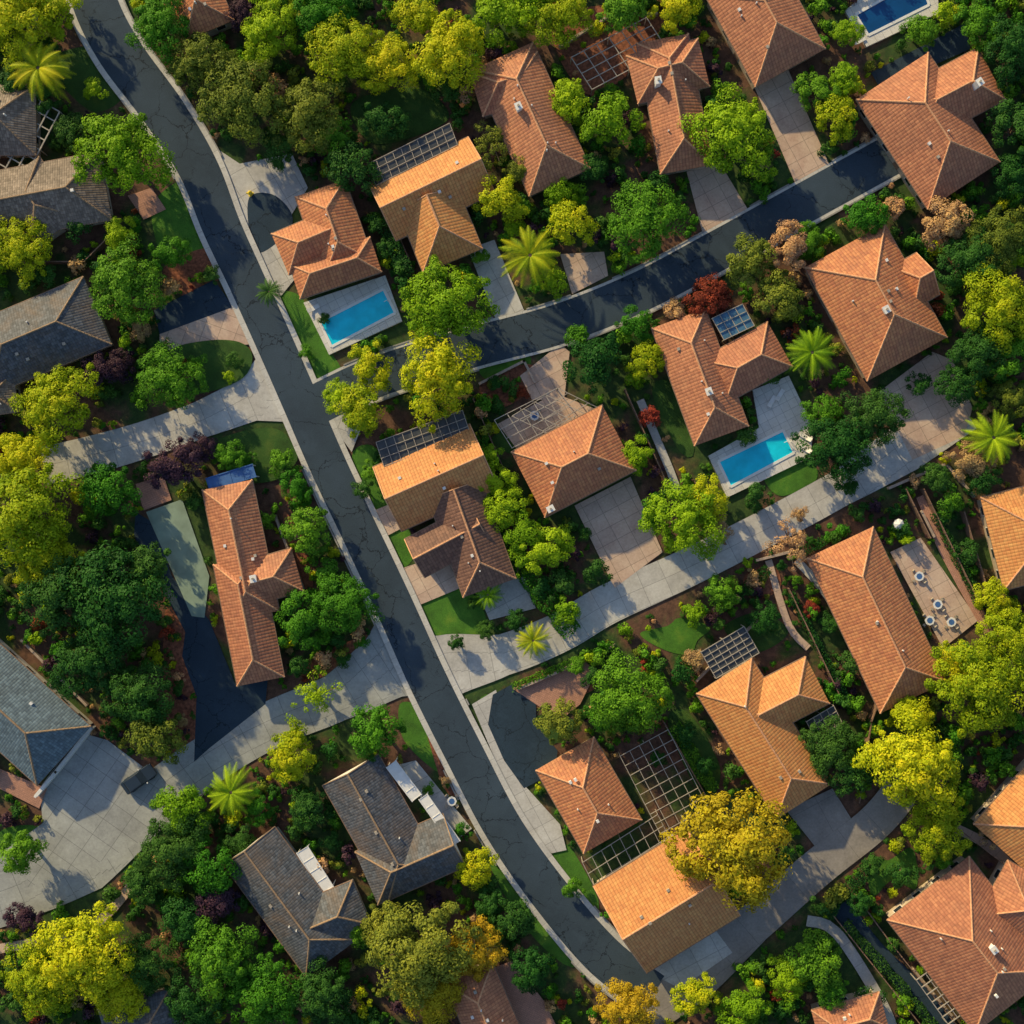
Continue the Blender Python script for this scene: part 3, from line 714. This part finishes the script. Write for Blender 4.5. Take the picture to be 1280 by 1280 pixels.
def palm_mesh(name,seed,R=4.2,ht=5.0):
    rs=random.Random(seed); mb=MB(); mb.tube((0,0,-0.1),(0.2,0.1,ht*0.5),0.3,0.24,8); mb.tube((0.2,0.1,ht*0.5),(0.3,0.1,ht),0.24,0.28,8)
    lv=[0]*len(mb.f); nf=30
    for k in range(nf):
        a=k*2.39996+rs.uniform(-.15,.15); up=0.8-1.0*k/nf; L=R*rs.uniform(0.85,1.15); pts=[]
        n=16
        for i in range(n+1):
            s=i/n; r=L*s*math.cos(up*(1-s*0.3)*0.9); z=ht+L*(math.sin(up)*s-0.55*s*s)
            pts.append(Vector((0.3+math.cos(a)*r,0.1+math.sin(a)*r,z)))
        side=Vector((-math.sin(a),math.cos(a),0)); lr=rs.random()
        for i in range(1,n):
            p=pts[i]; d=(pts[i+1]-pts[i]).normalized(); w=0.62*math.sin(math.pi*(0.15+0.8*i/n))*R/4.2
            for sgn in (-1,1):
                for off in (0,0.5):
                    q=p+(pts[i+1]-p)*off
                    tip=q+side*sgn*w+d*w*0.9+Vector((0,0,-0.15)); o=len(mb.v)
                    mb.v+= [tuple(q),tuple(q+d*0.12),tuple(tip)]; mb.f.append((o,o+1,o+2)); mb.m.append(1); lv.append(min(1,max(0,0.1+0.7*lr+rs.uniform(-.2,.2)+0.2*(1-k/nf))))
    me=bpy.data.meshes.new(name); me.from_pydata(mb.v,[],mb.f); me.materials.append(BARK); me.materials.append(LEAF['M']); me.polygons.foreach_set('material_index',mb.m)
    at=me.attributes.new('lv','FLOAT','FACE'); at.data.foreach_set('value',lv); me.update(); return me
MP=[palm_mesh('palm_%d'%i,i) for i in range(2)]
NAMES={'Y':'broadleaf_tree','M':'broadleaf_tree','G':'green_tree','D':'evergreen_tree','B':'olive_tree','O':'autumn_tree','P':'purple_leaf_tree','R':'red_leaf_shrub','K':'dry_tree'}
treedisc=[]
def tree(x,y,r,c,kind=None,parent=None,rec=True):
    rm=r*S
    if kind=='palm': me,R,ht=random.choice(MP),4.2,4.8
    elif kind=='ball': me,R,ht=random.choice(MBALL),4.0,4.5
    elif kind=='sparse': me,R,ht=random.choice(MSP),4.5,5.0
    elif kind=='shrub': me,R,ht=random.choice(MSH),1.15,0.7
    elif rm>5.0: me,R,ht=random.choice(ML),7.0,7.8
    elif rm>2.8: me,R,ht=random.choice(MM),4.3,5.0
    else: me,R,ht=random.choice(MS),2.4,2.9
    zf=random.uniform(0.72,0.86) if kind in (None,'sparse') else 1.0
    s=rm/R; hc=ht*s*zf; k=(H-hc)/H; s*=k
    p=P(x,y,hc)
    nm='palm_tree' if kind=='palm' else ('shrub' if kind=='shrub' else NAMES[c])
    ob=bpy.data.objects.new(nm,me); link(ob,parent)
    ob.location=(p.x,p.y,0); ob.scale=(s,s,s*zf); ob.rotation_euler[2]=random.uniform(0,6.28)
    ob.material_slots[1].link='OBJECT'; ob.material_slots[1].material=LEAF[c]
    if rec: treedisc.append((640+(x-640)*k,640+(y-640)*k,r))
    return ob
T='''45 85 40 Y palm;15 20 55 Y;70 8 38 Y;150 190 60 M;28 308 43 Y;155 355 54 G;212 315 28 G;68 505 54 Y;210 470 46 G;150 455 24 P;125 462 26 P;215 580 38 P;245 560 26 P;135 615 40 G;30 640 68 Y;25 575 42 Y;55 695 50 Y;140 750 74 D;185 715 40 D;75 745 55 D;110 825 52 D;175 870 48 D;195 920 40 B;305 125 60 B;385 140 50 B;200 30 45 G;245 75 46 B;335 35 42 M;305 15 30 P;430 60 52 Y;485 80 42 Y;562 65 52 Y;400 15 42 G;520 20 34 Y;620 18 38 M;700 20 44 Y;660 5 38 M;780 8 38 G;845 8 34 Y;440 210 38 D;410 170 34 G;350 180 30 D;480 150 32 D;625 248 35 Y;712 125 32 M;765 150 40 M;615 175 30 B sparse;600 205 28 B sparse;808 272 55 G;915 168 60 M;715 280 33 Y;660 318 40 Y palm;690 352 22 M;557 378 60 M;545 468 58 Y;448 512 38 Y;465 458 34 Y;425 495 26 M;740 452 40 D;795 405 26 G;808 450 27 Y;885 370 31 R;940 325 36 B;985 308 33 K;975 368 36 B;1010 300 24 G;1015 443 34 M palm;1083 270 32 G;1045 145 32 Y;1020 115 30 G;1055 100 26 M;1185 278 36 K;1215 325 46 D;1245 300 44 B;1252 385 54 Y;1225 440 42 D;1200 480 30 D;1265 440 38 G;1045 560 50 D;1095 520 42 D;1030 515 28 G;1215 575 32 K;1240 545 36 M palm;1185 625 22 G;1170 598 24 D;855 650 52 M;885 625 32 Y;818 640 25 G;900 655 22 K;795 567 25 M;815 520 18 R;990 677 32 K sparse;903 740 27 G ball;612 570 23 M;620 600 27 M;630 635 31 M;652 665 32 M;683 685 36 M;650 700 22 M;708 762 22 M;700 730 22 D;745 715 20 D;680 735 18 D;610 742 20 M palm;668 800 24 Y palm;645 775 17 D ball;785 870 55 G;760 890 32 G;698 903 32 B ball;920 1062 83 O;1040 935 42 D;1065 965 34 D;1145 960 66 Y;1225 860 64 Y;1140 890 32 Y;1262 800 44 Y;1110 940 32 Y;1170 1035 44 Y;1195 830 32 Y;1240 750 28 Y;1020 1205 40 G;985 1225 30 M;870 1245 32 Y;785 1260 42 O;930 1262 36 M;1040 1240 26 G;525 1190 70 B;590 1190 42 O;480 1160 34 B;540 1245 44 O;595 1085 29 Y;640 1150 30 D;665 1212 32 D;470 915 39 G;360 950 34 Y;395 870 34 M sparse;375 920 22 Y;290 988 34 M palm;230 1010 38 M;215 1062 48 D;262 1085 40 G;240 1040 28 G;325 1010 24 G;180 1105 32 D;270 1128 32 P;25 1065 32 G ball;100 1195 68 Y;50 1225 54 Y;180 1205 42 D;275 1200 52 G;330 1245 50 G;240 1255 42 D;150 1240 42 Y;400 1245 44 D;230 1150 38 D;385 662 34 G;368 610 24 G;352 580 20 G;430 755 44 G;372 775 38 G;405 715 22 G;372 835 18 D;288 572 24 G;330 650 14 G;245 628 16 D;385 1012 30 D;412 1055 16 D;300 1050 26 D;445 1170 22 G;575 1040 15 G;560 1065 12 M;615 1130 24 D;265 345 14 D;100 285 22 D;90 165 26 D;150 290 24 M;175 410 18 K;60 345 20 D;30 1150 26 P;480 310 16 D;470 280 16 D;500 330 14 D;520 385 18 M;335 365 18 D palm;600 320 14 G;700 240 24 M;640 285 18 M;650 210 24 B;560 110 24 D;740 210 24 D;820 230 20 D;950 200 24 D;1100 150 14 G;1120 260 18 K;960 20 18 G;1060 40 24 M;1150 40 26 G;1225 30 34 G;1265 60 42 D;1180 15 20 M;1270 160 38 D;1265 220 30 D;845 390 20 K;725 420 20 G;1150 480 18 D;1265 500 28 B;930 545 18 D;1060 610 16 D;945 620 20 D;870 770 18 M;900 780 12 D;955 775 24 D;1000 640 12 K;870 825 18 K;850 840 20 D;820 950 14 D;860 920 18 D;880 960 16 D;1075 1130 18 D ball;1090 1085 18 D;1130 1090 22 D;1240 1040 20 K;1275 1060 22 Y;1180 1075 16 G;1090 1245 20 D;715 1110 16 G;720 835 14 G;740 850 16 D;590 755 10 D;570 803 12 D ball;608 788 14 D ball;455 610 16 D;475 575 14 D;465 590 16 G;420 800 14 D;1210 690 18 D;1230 600 24 D;1040 780 16 D;1060 830 18 D;1015 760 12 R;680 590 12 R;730 665 12 D;960 470 18 D;60 120 24 D;20 105 28 D;55 60 20 D;120 110 18 M;245 452 16 G;290 450 14 D;285 470 10 M;225 455 12 R;310 575 12 G;345 575 13 D;405 400 10 D;385 440 12 G;655 490 10 R;620 480 12 D;535 985 10 G;222 860 12 D;228 900 10 K;425 825 13 D;452 805 11 G;590 575 9 D'''
for ln in T.split(';'):
    f=ln.split(); tree(float(f[0]),float(f[1]),float(f[2]),f[3],f[4] if len(f)>4 else None)
outer=empty('distant_trees')
rr=random.Random(3)
for i in range(420):
    x=rr.uniform(-900,2180);y=rr.uniform(-900,2180)
    if -60<x<1340 and -60<y<1340: continue
    if 40<x<170 and -200<y<0: continue
    tree(x,y,rr.uniform(30,70),rr.choice('YMGDDGB'),parent=outer,rec=False)
und=empty('undergrowth_shrubs'); td=np.array(treedisc)
pal='DDDDGGGMBDGYKGDP'
cnt=0
y=-50
while y<1335:
    x=-50
    while x<1335:
        jx=x+rr.uniform(-6,6); jy=y+rr.uniform(-6,6); x+=12
        if masked(jx,jy): continue
        r=rr.choice([4,5,6,8,10,13])
        if any(masked(jx+dx*r*0.8,jy+dy*r*0.8) for dx,dy in ((1,0),(-1,0),(0,1),(0,-1))):
            r=4.5
            if any(masked(jx+dx*r*0.8,jy+dy*r*0.8) for dx,dy in ((1,0),(-1,0),(0,1),(0,-1))): continue
        d=np.hypot(td[:,0]-jx,td[:,1]-jy)/td[:,2]
        if d.min()<0.6: continue
        dens=math.sin(jx*0.021+1.3)*math.sin(jy*0.027+0.4)+0.5*math.sin(jx*0.05+jy*0.043)
        if rr.random()>0.6+0.28*dens: continue
        tree(jx,jy,r*1.15,'R' if rr.random()<0.015 else rr.choice(pal),'shrub',und,rec=False); cnt+=1
    y+=12
print('shrubs',cnt)
def hedge(pts,w,h,c='G'):
    rs=np.random.RandomState(len(pts)*7+int(pts[0][0])); vv=[];lv=[]
    for (x0,y0),(x1,y1) in zip(pts[:-1],pts[1:]):
        p=np.array(P(x0,y0));q=np.array(P(x1,y1)); L=np.linalg.norm(q-p); n=int(L*w*60+L*h*60)
        t=rs.rand(n,1); d=(q-p)/L; nr=np.array([-d[1],d[0],0])
        face=rs.rand(n); off=np.where(face<0.5,rs.uniform(-1,1,n),np.sign(rs.rand(n)-.5))*w/2; zz=np.where(face<0.5,h,rs.rand(n)*h)
        nn=np.where((face<0.5)[:,None],np.array([0,0,1.0]),np.sign(off)[:,None]*nr)+rs.normal(size=(n,3))*0.4
        nn/=np.linalg.norm(nn,axis=1)[:,None]
        wob=(0.12*np.sin(t*L*1.7)+0.1*np.sin(t*L*0.8+2))
        pp=p+t*(q-p)+off[:,None]*nr*(1+wob)+rs.normal(size=(n,3))*0.09; pp[:,2]+=zz*(1+wob[:,0])
        tt=rs.normal(size=(n,3)); tt-=nn*np.sum(tt*nn,axis=1)[:,None]; tt/=np.linalg.norm(tt,axis=1)[:,None]; b_=np.cross(nn,tt); sz=0.15*rs.uniform(0.6,1.3,size=(n,1))
        vv.append(np.stack([pp-tt*sz,pp-b_*sz*.6,pp+tt*sz,pp+b_*sz*.6],axis=1).reshape(-1,3)); lv.append(rs.rand(n)*0.8)
    v=np.concatenate(vv); n=len(v)//4; me=bpy.data.meshes.new('hedge'); me.from_pydata(v.tolist(),[],np.arange(4*n).reshape(-1,4).tolist()); me.materials.append(LEAF[c])
    at=me.attributes.new('lv','FLOAT','FACE'); at.data.foreach_set('value',np.concatenate(lv).astype(np.float32)); link(bpy.data.objects.new('hedge',me))
for pts,w,h,c in [([(1030,1140),(1085,1080)],1.5,1.5,'D'),([(1052,1150),(1120,1225),(1180,1300)],1.4,1.4,'D'),([(640,690),(680,745),(715,790)],3.0,1.8,'G'),([(600,545),(612,610),(625,680)],2.0,2.0,'G'),
  ([(478,278),(512,350)],2.0,2.2,'D'),([(840,905),(890,985)],2.0,1.6,'G'),([(640,858),(768,805)],0.9,1.0,'G'),([(1060,660),(1000,690)],1.2,1.0,'D'),([(985,740),(1060,880)],1.0,1.4,'D'),([(900,760),(960,710)],1.3,1.0,'D'),([(1165,640),(1225,760)],1.2,1.4,'D')]:
    hedge(pts,w,h,c)
# ---------------- world, sun, camera ----------------
w=bpy.data.worlds.new('World'); scene.world=w; w.use_nodes=True
nt=w.node_tree; bg=nt.nodes['Background']; sk=nt.nodes.new('ShaderNodeTexSky'); sk.sky_type='NISHITA'; sk.sun_disc=False
el=math.radians(21); az=math.atan2(-0.62,0.78)
sk.sun_elevation=el; sk.sun_rotation=az
nt.links.new(sk.outputs[0],bg.inputs[0]); bg.inputs[1].default_value=0.15
sd=bpy.data.lights.new('sun','SUN'); sd.energy=5.0; sd.angle=math.radians(0.8); sd.color=(1.0,0.80,0.42)
so=bpy.data.objects.new('sun',sd); link(so)
dirv=Vector((math.sin(az)*math.cos(el),math.cos(az)*math.cos(el),math.sin(el)))
so.rotation_euler=(-dirv).to_track_quat('-Z','Y').to_euler(); so.location=dirv*200
cd=bpy.data.cameras.new('camera'); cam=bpy.data.objects.new('camera',cd); link(cam); cam.location=(0,0,H)
cd.sensor_width=36; cd.lens=36*H/(1280*S); cd.clip_end=5000; cd.clip_start=1
scene.camera=cam
scene.view_settings.view_transform='Standard'; scene.view_settings.look='None'; scene.view_settings.exposure=0
